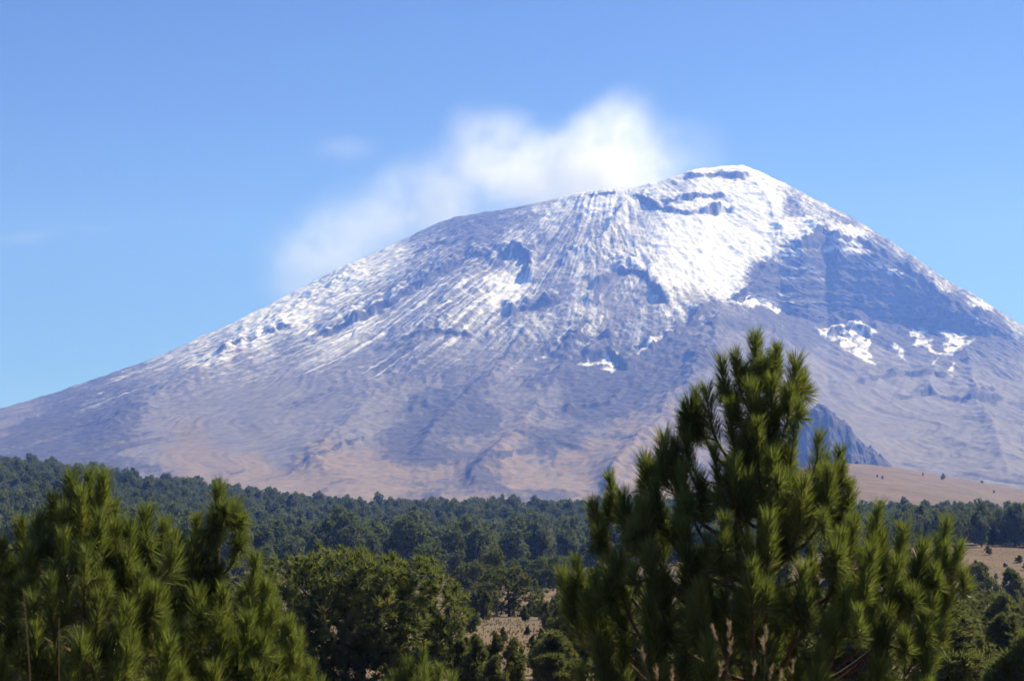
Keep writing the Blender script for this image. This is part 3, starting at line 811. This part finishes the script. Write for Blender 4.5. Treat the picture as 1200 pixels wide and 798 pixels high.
# ------------------------------------------------------------------ mid-distance trees: clumpy crowns of needle tufts
def crown(lobes, n, ln, w, nb, seed, inner=0.62, up=0.55, jit=None, dryness=0.05, vary=0.2):
    """tufts spread over and through a set of lobes (cx, cy, cz, rx, ry, rz)"""
    rng = np.random.RandomState(seed)
    Lb = np.array(lobes, float)
    area = (Lb[:, 3] * Lb[:, 5]) + (Lb[:, 4] * Lb[:, 5]) + 0.3
    pick = rng.choice(len(Lb), n, p=area / area.sum())
    D = rng.randn(n, 3); D /= np.linalg.norm(D, axis=1, keepdims=True)
    rad = (inner + (1 - inner) * rng.rand(n, 1) ** 0.5) * (1 + 0.10 * rng.randn(n, 1))
    C_ = Lb[pick, :3] + D * Lb[pick, 3:] * rad
    keep = np.ones(n, bool)
    for q in Lb:
        e = np.linalg.norm((C_ - q[:3]) / q[3:], axis=1)
        keep &= e > inner * 0.8
    C_, D = C_[keep], D[keep]; n = len(C_)
    ax = D + np.array([0, 0, up]) + 0.35 * rng.randn(n, 3); ax /= np.linalg.norm(ax, axis=1, keepdims=True)
    B = np.repeat(C_, nb, 0)
    dd = np.repeat(ax, nb, 0) + 0.75 * rng.randn(n * nb, 3)
    bright = np.repeat(np.clip(0.45 + vary * rng.randn(n), 0.05, 0.8), nb)
    tint = np.clip(bright + 0.1 * rng.randn(n * nb), 0, 0.8)
    dry = np.repeat(rng.rand(n) < dryness, nb); tint[dry] = 0.92
    L_ = ln * (0.6 + 0.7 * rng.rand(n * nb))
    face = None
    if jit is not None:      # leaves lie roughly along the surface of their clump
        face = np.repeat(D, nb, 0) + jit * rng.randn(n * nb, 3)
        face /= np.linalg.norm(face, axis=1, keepdims=True)
        dd = dd - face * (dd * face).sum(1, keepdims=True) * 0.85
    return blades(B, dd, L_, w * (0.7 + 0.6 * rng.rand(n * nb)), tint, rng, 0.25, face)

def limbs(base, lobes, r0, seed, stem_top=0.5):
    """a tapered trunk with a limb reaching into each lobe"""
    rng = np.random.RandomState(seed)
    acc = Acc()
    Lb = np.array(lobes, float)
    cx, cy_ = Lb[:, 0].mean(), Lb[:, 1].mean(); ztop = (Lb[:, 2] + Lb[:, 5] * 0.5).max()
    top = np.array([cx * 0.6, cy_ * 0.6, ztop]); b = np.array(base, float)
    path = bez(b, b + (0, 0, (top[2] - b[2]) * 0.4), top - (0, 0, (top[2] - b[2]) * 0.3), top, 12)
    V, F = tube(path, np.linspace(r0, r0 * 0.18, 12), 7); acc.add(V, F)
    for q in Lb:
        t = 0.15 + 0.5 * rng.rand()
        s = path[int(t * 11)]
        e = q[:3] + np.array([0, 0, q[5] * 0.2])
        if e[2] < s[2]: s = path[max(0, int(t * 5))]
        p = bez(s, s + (e - s) * 0.4 + (0, 0, 0.1 * abs(e[0] - s[0])), e - (0, 0, 0.3 * q[5]), e, 8)
        V, F = tube(p, np.linspace(r0 * 0.42, r0 * 0.08, 8), 5); acc.add(V, F)
    return acc

def lobe_tree(name, Y, px, lobes_px, label, n, ln, w, nb, mat, seed, group=None, r0=0.16, base_z=None, deep=1.0, cat='tree', up=0.55, inner=0.62):
    """a tree from lobes read off the photograph: (px, py, rx px, ry px, nearer m)"""
    k = Y / FPX
    bx = at(px, 600, Y).x
    bz = gz(bx, Y) if base_z is None else base_z
    root = empty(name, (bx, Y, bz))
    lobes = []
    for (x, y, rx, ry, near) in lobes_px:
        p = at(x, y, Y)
        lobes.append((p.x - bx, -near, p.z - bz, rx * k, rx * k * deep, ry * k))
    acc = limbs((0, 0, -0.2), lobes, r0, seed)
    link_mesh('trunk', acc.mesh('trunk', True), M_BARK, root)
    V, F, T = crown(lobes, n, ln, w, nb, seed, inner, up)
    link_mesh('crown', np_mesh('crown', V, F, False, {'tint': ('FLOAT', T)}), mat, root)
    return tag(root, label, cat, group)

lobe_tree('pine_tree', 72.0, 425, [(350, 690, 48, 38, 0), (400, 672, 50, 30, .5), (445, 678, 40, 28, 1), (492, 682, 36, 30, .4), (520, 715, 28, 32, .2), (335, 730, 40, 40, .6), (390, 725, 48, 40, 1.6),
    (455, 720, 42, 34, 1.8), (480, 750, 44, 34, 1.3), (515, 752, 26, 26, .5), (380, 775, 44, 36, 1.5), (350, 790, 40, 30, .4), (440, 690, 45, 35, -1.8), (370, 690, 45, 35, -1.8), (420, 770, 40, 20, -1.5), (430, 790, 60, 34, .6), (500, 790, 40, 26, .8), (350, 810, 50, 34, 1), (430, 735, 70, 50, -1.2)],
    'broad rounded olive green pine between the left young pines and the clearing', 2300, 0.36, 0.040, 36, M_BROAD, 31, r0=0.22, inner=0.42)
lobe_tree('pine_tree', 215.0, 597, [(590, 692, 28, 28, 0), (566, 712, 16, 18, .5), (618, 705, 22, 24, .5), (600, 680, 20, 15, .2), (630, 725, 12, 14, 0), (556, 700, 14, 18, -1)],
    'dark round-headed pine standing at the far edge of the clearing', 620, 0.55, 0.09, 26, M_SAPL, 32, r0=0.25)
lobe_tree('pine_tree', 300.0, 575, [(575, 668, 14, 20, 0), (570, 690, 16, 18, 0), (580, 655, 9, 12, 0)],
    'tall dark pine just behind the round-headed one', 700, 0.6, 0.14, 9, M_SAPL, 33, r0=0.25)
lobe_tree('pine_tree', 290.0, 545, [(546, 676, 15, 14, 0), (540, 694, 20, 16, 0), (558, 668, 9, 10, 0)],
    'squat pine showing between the broad tree and the dark round-headed pine', 700, 0.6, 0.14, 9, M_SAPL, 34, r0=0.25)
lobe_tree('pine_tree', 255.0, 1144, [(1144, 682, 17, 18, 0), (1133, 696, 14, 12, 0), (1158, 692, 13, 14, 0), (1147, 670, 10, 9, 0)],
    'dark bushy pine at the near edge of the tan field on the right', 1000, 0.5, 0.12, 10, M_SAPL, 35, r0=0.2)
lobe_tree('pine_tree', 258.0, 1188, [(1187, 684, 10, 14, 0), (1192, 698, 12, 12, 0), (1184, 674, 6, 7, 0)],
    'small dark pine on the tan field near the right edge', 600, 0.5, 0.12, 10, M_SAPL, 36, r0=0.18)
lobe_tree('pine_tree', 120.0, 1160, [(1130, 735, 24, 28, 0), (1160, 722, 28, 28, .5), (1190, 730, 24, 30, .3), (1145, 765, 34, 26, .8), (1185, 768, 30, 26, .8), (1215, 750, 22, 32, 0), (1118, 765, 16, 24, .2)],
    'wide dark pine thicket tree at the bottom right beyond the tall young pine', 1300, 0.40, 0.055, 26, M_SAPL, 37, r0=0.2)
lobe_tree('pine_tree', 46.0, 1192, [(1190, 785, 18, 18, 0), (1205, 770, 16, 22, .2), (1172, 797, 14, 14, 0)],
    'leafy green pine top in the bottom right corner', 420, 0.28, 0.03, 36, M_BROAD, 38, r0=0.12)

# saplings in the clearing: four built, the others copied
def sapling_proto(seed, h, wd):
    rng = np.random.RandomState(seed)
    lobes = []
    for k in range(9):
        t = k / 8
        rr = wd * ((0.75 + 0.6 * t) if t < 0.4 else (1.0 - 0.75 * ((t - 0.4) / 0.6) ** 1.3)) * (0.8 + 0.4 * rng.rand())
        a = rng.rand() * 6.28
        lobes.append((math.cos(a) * rr * 0.55, math.sin(a) * rr * 0.55, h * (0.22 + 0.72 * t), rr * 0.75, rr * 0.75, h * 0.13))
    root = empty('pine_sapling', (0, 0, 0))
    acc = limbs((0, 0, -0.15), lobes, 0.06, seed)
    link_mesh('trunk', acc.mesh('trunk', True), M_BARK, root)
    V, F, T = crown(lobes, 330, 0.30, 0.045, 26, seed, 0.40, 0.9)
    link_mesh('crown', np_mesh('crown', V, F, False, {'tint': ('FLOAT', T)}), M_SAPL, root)
    return root

def copy_tree(o, parent=None):
    c = o.copy(); COL.objects.link(c)
    if parent is not None: c.parent = parent
    for ch in o.children: copy_tree(ch, c)
    return c

PROTOS = [sapling_proto(50 + i, h, wd) for i, (h, wd) in enumerate([(3.6, 0.95), (3.0, 1.1), (4.2, 1.0), (2.6, 0.8)])]
rnd = random.Random(9)
SPOTS = []   # (px, Y, scale)
for px, py, s in [(527, 745, 1.1), (552, 742, 1.2), (570, 728, 1.25), (611, 778, .5), (548, 780, .8), (640, 742, 1.05), (655, 752, .9),
                  (630, 720, 1.0), (648, 722, 1.1), (662, 728, 1.1), (580, 796, 1.0), (600, 815, 1.1), (630, 800, 1.0), (648, 790, 1.1), (663, 806, 1.15), (540, 812, 1.1), (560, 825, 1.1), (615, 728, .9),
                  (670, 770, 1.1), (545, 720, 1.1), (582, 716, .9), (660, 705, 1.2), (515, 800, 1.0), (1130, 705, .8), (1172, 700, .7), (590, 754, .5), (625, 768, .5), (602, 791, .5), (640, 786, .5), (575, 776, .5), (560, 762, .5), (618, 744, .5), (634, 756, .5)] + [(rnd.uniform(470, 690), rnd.uniform(772, 835), rnd.uniform(.7, 1.1)) for _ in range(22)] + [(rnd.uniform(520, 690), rnd.uniform(712, 735), rnd.uniform(.7, 1.1)) for _ in range(12)]:
    if s != 0.5 and 572 < px < 650 and 738 < py < 802 and len(SPOTS) > 24: continue
    if 540 < px < 655 and py > 790: s *= 0.72
    SPOTS.append((px, py, s))
def Y_for(px, py, lo=60.0, hi=420.0):
    """distance at which the ground is seen at this pixel"""
    best = lo
    for Y in np.linspace(lo, hi, 240):
        p = at(px, py, Y)
        if gz(p.x, Y) <= p.z + 1e-6: best = Y
    return best
spl = []
for i, (px, py, s) in enumerate(SPOTS):
    Y = Y_for(px, py)
    spl.append((at(px, 600, Y).x, Y, s))
for i, (x, y, s) in enumerate(spl):
    o = PROTOS[i] if i < 4 else copy_tree(PROTOS[rnd.randrange(4)])
    o.location = (x, y, gz(x, y) - 0.05); o.rotation_euler = (0, 0, rnd.random() * 6.28)
    s *= 0.72
    o.scale = (s, s, s * (0.85 + 0.25 * rnd.random()))
    tag(o, 'small bushy pine sapling scattered over the dry grass of the clearing', 'sapling', 'pine saplings in the clearing')

# older saplings and young pines filling in behind the trees in front
for k in range(95):
    left = k % 2 == 0
    Y = 85 + 330 * rnd.random() ** 1.1
    px = rnd.uniform(-60, 330) if left else rnd.uniform(660, 1115)
    x = at(px, 600, Y).x
    o = copy_tree(PROTOS[rnd.randrange(4)])
    s = rnd.uniform(1.1, 1.9)
    o.location = (x, Y, gz(x, Y) - 0.05); o.rotation_euler = (0, 0, rnd.random() * 6.28); o.scale = (s * 1.15, s * 1.15, s)
    if left: tag(o, 'dark young pine half hidden behind the two young pines on the left', 'tree', 'young pines behind the left pines')
    else: tag(o, 'dark young pine half hidden behind the tall young pine', 'tree', 'young pines behind the tall pine')

for k in range(140):
    Y = 55 + 95 * rnd.random() if k < 26 else 78 + 75 * rnd.random() if k < 96 else 58 + 26 * rnd.random()
    px = rnd.uniform(1075, 1235) if k < 26 else rnd.uniform(-40, 330) if k % 2 else rnd.uniform(645, 1110)
    x = at(px, 600, Y).x
    o = copy_tree(PROTOS[rnd.randrange(4)])
    s = rnd.uniform(0.7, 1.1)
    o.location = (x, Y, gz(x, Y) - 0.05); o.rotation_euler = (0, 0, rnd.random() * 6.28); o.scale = (s * 1.2, s * 1.2, s)
    if k < 26: tag(o, 'low dark pine scrub crowding the bottom right corner', 'sapling', 'pine scrub at the bottom right')
    elif k % 2: tag(o, 'low dark pine scrub showing under the branches of the left young pines', 'sapling', 'pine scrub under the left pines')
    else: tag(o, 'low dark pine scrub showing under the branches of the tall young pine', 'sapling', 'pine scrub under the tall pine')

for px, py, s in [(1157, 650, .75), (1141, 662, .6), (1136, 676, .5), (1192, 659, .8), (1199, 668, .6), (1176, 664, .45), (1183, 700, .6), (1165, 678, .4)]:
    Y = Y_for(px, py, 300, 470); x = at(px, 600, Y).x
    o = copy_tree(PROTOS[rnd.randrange(4)])
    o.location = (x, Y, gz(x, Y) - 0.05); o.rotation_euler = (0, 0, rnd.random() * 6.28); o.scale = (s * 1.2, s * 1.2, s * .8)
    tag(o, 'low dark shrub dotted on the tan field at the right edge', 'shrub', 'shrubs on the tan field')
    o.name = 'shrub'
for k in range(7):
    Y = rnd.uniform(1900, 2620); px = rnd.uniform(1000, 1215) if k else 1106
    if k == 0: Y = 2350
    x = at(px, 600, Y).x
    o = copy_tree(PROTOS[rnd.randrange(4)])
    s = rnd.uniform(1.0, 1.9) if k else 2.4
    o.location = (x, Y, gz(x, Y) - 0.05); o.rotation_euler = (0, 0, rnd.random() * 6.28); o.scale = (s * 1.3, s * 1.3, s)
    tag(o, 'tiny dark shrub dotted on the bare tan hill', 'shrub', 'shrubs on the bare hill')
    o.name = 'shrub'

# ------------------------------------------------------------------ the forest
def far_pine(seed, n, h=13.0, wd=4.0, nb=5, ln=1.2, w=0.42):
    rng = np.random.RandomState(seed)
    lobes = []
    K = 11
    for k in range(K):
        t = (k + 0.5) / K
        prof = (0.55 + 0.9 * t) if t < 0.45 else (1.15 - 0.62 * ((t - 0.45) / 0.55) ** 2.2)
        rr = wd * prof * (0.7 + 0.5 * rng.rand())
        a = k * 2.4 + rng.rand()
        lobes.append((math.cos(a) * rr * 0.48, math.sin(a) * rr * 0.48, h * (0.16 + 0.78 * t), rr * 0.56, rr * 0.56, h * 0.085 + 0.2 * rr))
    acc = Acc()
    V, F = tube([(0, 0, -1.5), (0.05, 0, h * 0.4), (0.1, 0.1, h * 0.85)], [0.3, 0.22, 0.08], 6)
    V, F, T = crown(lobes, n, ln, w, nb, seed, 0.7, 0.3, 0.40, 0.0, 0.10)
    tv, tf = tube([(0, 0, -1.5), (0.05, 0, h * 0.4), (0.1, 0.1, h * 0.85)], [0.3, 0.22, 0.08], 6)
    # trunk quads become five-sided faces by doubling a corner midpoint so both share one mesh
    me = bpy.data.meshes.new('forest_pine')
    verts = np.concatenate([V, tv])
    me.vertices.add(len(verts)); me.vertices.foreach_set('co', np.ascontiguousarray(verts, dtype=np.float32).ravel())
    li = np.concatenate([F.ravel(), (tf + len(V)).ravel()]).astype(np.int32)
    me.loops.add(len(li)); me.loops.foreach_set('vertex_index', li)
    ls = np.concatenate([np.arange(len(F)) * 5, len(F) * 5 + np.arange(len(tf)) * 4]).astype(np.int32)
    lt = np.concatenate([np.full(len(F), 5), np.full(len(tf), 4)]).astype(np.int32)
    me.polygons.add(len(ls)); me.polygons.foreach_set('loop_start', ls); me.polygons.foreach_set('loop_total', lt)
    me.materials.append(M_FAR); me.materials.append(M_BARK)
    me.polygons.foreach_set('material_index', np.concatenate([np.zeros(len(F)), np.ones(len(tf))]).astype(np.int32))
    a = me.attributes.new('tint', 'FLOAT', 'POINT'); a.data.foreach_set('value', np.concatenate([T, np.zeros(len(tv))]).astype(np.float32))
    me.update(calc_edges=True)
    return me, (V, F, T)

def forest():
    rng = np.random.RandomState(77)
    kinds = [far_pine(80 + i, 720, h, wd, 5, 1.0, 0.36) for i, (h, wd) in enumerate([(13, 3.7), (15, 4.0), (11, 3.9), (14, 3.2), (12, 4.3)])]
    light = [far_pine(90 + i, 400, h, wd, 4, 1.25, 0.5)[1] for i, (h, wd) in enumerate([(13, 3.7), (15, 4.0), (11, 3.9), (14, 3.2)])]
    pts = []
    def scatter(y0, y1, u0, u1, gap, test=None):
        y = y0
        while y < y1:
            x = u0 * y
            while x < u1 * y:
                X = x + gap * 0.42 * rng.randn(); Yy = y + gap * 0.42 * rng.randn()
                if test is None or test(X, Yy): pts.append((X, Yy))
                x += gap
            y += gap * 0.95
    scatter(470, 1330, -0.43, 0.15, 12.6, lambda x, y: y > 470 + 130 * max(0.0, x / y + 0.02) / 0.1 + 60 * math.sin(x / 60.0) and rng.rand() < 0.93)
    scatter(500, 960, 0.13, 0.45, 7.6, lambda x, y: y > 500 + 12 * math.sin(x / 30.0) and (rng.rand() < 0.95 if y < 800 else rng.rand() < 0.55))
    # a few standing alone before the wood and on the hill
    for px, py in [(523, 690), (505, 680), (648, 690), (655, 700), (640, 678), (535, 668), (510, 665), (615, 668), (600, 660), (630, 662), (658, 676), (1000, 640), (1060, 640)]:
        Y = 330 + 130 * rng.rand(); pts.append((at(px, 600, Y).x, Y))
    pts = np.array(pts)
    zs = ground_z(pts[:, 0], pts[:, 1])
    sc = 0.88 + 0.45 * rng.rand(len(pts)); sc[-13:] *= 0.62
    sc = np.where(pts[:, 0] / pts[:, 1] > 0.13, sc * 0.66, sc)
    # how large each one shows: paint them far to near on a small map of the view, near trees last
    order = np.argsort(-pts[:, 1])
    buf = np.full((400, 600), -1, int)
    yy, xx = np.mgrid[0:400, 0:600]
    for i in order:
        X, Y = pts[i]; h = 13 * sc[i]
        cx, c1 = to_px(X, Y, zs[i] + h * 0.62)
        rx, ry = 3.9 * sc[i] * FPX / Y / 2, h * 0.36 * FPX / Y / 2
        cx /= 2; c1 /= 2
        x0, x1, y0, y1 = int(cx - rx), int(cx + rx) + 2, int(c1 - ry), int(c1 + ry) + 2
        if x1 < 0 or x0 >= 600 or y1 < 0 or y0 >= 400: continue
        x0, y0 = max(x0, 0), max(y0, 0)
        sx, sy = xx[y0:y1, x0:x1], yy[y0:y1, x0:x1]
        e = ((sx - cx) / rx) ** 2 + ((sy - c1) / ry) ** 2 < 1
        buf[y0:y1, x0:x1][e] = i
    def cover(poly):
        buf[poly_mask(poly, xx * 2.0, yy * 2.0, 0.5) > 0.5] = -1
    cover([(885, 383), (945, 470), (1000, 560), (1060, 610), (1120, 610), (1120, 798), (655, 798), (660, 660), (700, 580), (760, 530)])
    cover([(0, 620), (60, 580), (105, 541), (130, 590), (190, 605), (258, 590), (300, 650), (370, 798), (0, 798)])
    cover([(310, 670), (400, 645), (520, 660), (545, 798), (310, 798)])
    cnt = np.bincount(buf[buf >= 0].ravel(), minlength=len(pts))
    sel = set(np.argsort(-cnt)[:296].tolist())
    sel = {i for i in sel if cnt[i] > 2}
    mass = Acc()
    for i, (X, Y) in enumerate(pts):
        a = rng.rand() * 6.28; s = sc[i]; sz = s * (0.9 + 0.25 * rng.rand())
        if i in sel:
            o = link_mesh('forest_pine', kinds[rng.randint(len(kinds))][0], None, None, (X, Y, zs[i]))
            o.rotation_euler = (0, 0, a); o.scale = (s, s, sz)
            if X / Y > 0.14:
                tag(o, 'dark blue-green pine in the loose grove between the tan field and the bare hill', 'tree', 'pines of the grove on the right')
            else:
                tag(o, 'dark blue-green pine standing close among others in the forest below the volcano', 'tree', 'pines of the forest below the volcano')
        else:
            px, _ = to_px(X, Y, zs[i])
            if not -140 < px < 1340: continue
            V, F, T = light[rng.randint(len(light))]
            ca, sa = math.cos(a), math.sin(a)
            W = np.stack([(V[:, 0] * ca - V[:, 1] * sa) * s, (V[:, 0] * sa + V[:, 1] * ca) * s, V[:, 2] * sz], -1) + (X, Y, zs[i])
            mass.add(W, F, np.clip(T + 0.07 * rng.randn(), 0, 0.8))
    o = link_mesh('forest', mass.mesh('forest'), M_FAR)
    tag(o, kind='stuff', label='dense dark pine forest covering the ridge below the volcano', cat='forest')
    print('forest', len(pts), len(sel))
forest()

# ------------------------------------------------------------------ dry grass of the clearing and field
def dry_grass():
    rng = np.random.RandomState(5)
    n = 90000
    Y = 30 + 480 * rng.rand(n) ** 0.75
    X = (-0.5 + rng.rand(n)) * 0.95 * Y
    k = NG2.fbm(X / 9, Y / 9, 2) + 0.35 * rng.randn(n) > 0.1
    X, Y = X[k], Y[k]; Z = ground_z(X, Y)
    nb = 5; B = np.repeat(np.stack([X, Y, Z], -1), nb, 0)
    D = np.array([0, 0, 1.0]) + 0.45 * rng.randn(len(B), 3); D[:, 2] = np.abs(D[:, 2]) + 0.3
    V, F, T = blades(B, D, 0.14 + 0.22 * rng.rand(len(B)), 0.04 + 0.05 * rng.rand(len(B)), 0.7 * rng.rand(len(B)), rng, 0.3)
    o = link_mesh('dry_grass', np_mesh('dry_grass', V, F, False, {'tint': ('FLOAT', T)}), M_STRAW)
    tag(o, kind='stuff', label='tufts of dry straw coloured grass over the clearing and field', cat='grass')
dry_grass()

# ------------------------------------------------------------------ seed-headed grass stalks and dead stems close to the camera
def stalk(px, py, Y, lean, seed, head=True, r=0.0035, ln=0.16, label='', group=''):
    rng = np.random.RandomState(seed)
    tip = np.array(at(px, py, Y)); bx = tip[0] - lean
    base = np.array([bx, Y, gz(bx, Y)])
    root = empty('grass_stalk' if head else 'dead_stem', tuple(base))
    t = tip - base
    path = bez(np.zeros(3), np.array([0, 0, t[2] * 0.5]), t - np.array([lean * 0.5, 0, t[2] * 0.2]), t, 14)
    V, F = tube(path, np.linspace(r, r * 0.5, 14), 5)
    link_mesh('stem', np_mesh('stem', V, F, True, {'tint': ('FLOAT', np.full(len(V), 0.3))}), M_SEED, root)
    if head:
        n = 30
        f = rng.rand(n)
        end = path[-1]; dr = path[-1] - path[-3]; dr /= np.linalg.norm(dr)
        B = end - dr * (f[:, None] * ln) + 0.004 * rng.randn(n, 3)
        D = dr + 0.32 * rng.randn(n, 3)
        V, F, T = blades(B, D, 0.026 + 0.02 * rng.rand(n), 0.003 + 0.002 * rng.rand(n), 0.2 + 0.7 * rng.rand(n), rng, 0.2)
        link_mesh('seed_head', np_mesh('seed_head', V, F, False, {'tint': ('FLOAT', T)}), M_SEED, root)
    tag(root, label, 'grass' if head else 'stem', group)

for i, (px, py, lean) in enumerate([(855, 731, .05), (857, 752, .08), (752, 760, -.06), (770, 782, .03), (788, 786, .05), (846, 778, .1), (898, 736, .05), (893, 750, -.04), (884, 778, .06), (905, 782, .1), (915, 788, .06), (835, 735, -.12), (930, 775, .1)]):
    stalk(px, py, 9.5 + 0.25 * (i % 5), lean * 2.2 - 0.05, 100 + i, True, 0.0015, 0.085, 'dry reddish straw stalk with a ragged seed head before the tall young pine', 'seed-headed grass stalks')
for i, (px, py, lean) in enumerate([(27, 690, -.12), (69, 724, -.03), (161, 760, .0)]):
    stalk(px, py, 9.0 + i * .3, lean, 140 + i, False, 0.003, label='thin bare brown stem standing before the leftmost pine', group='bare stems on the left')
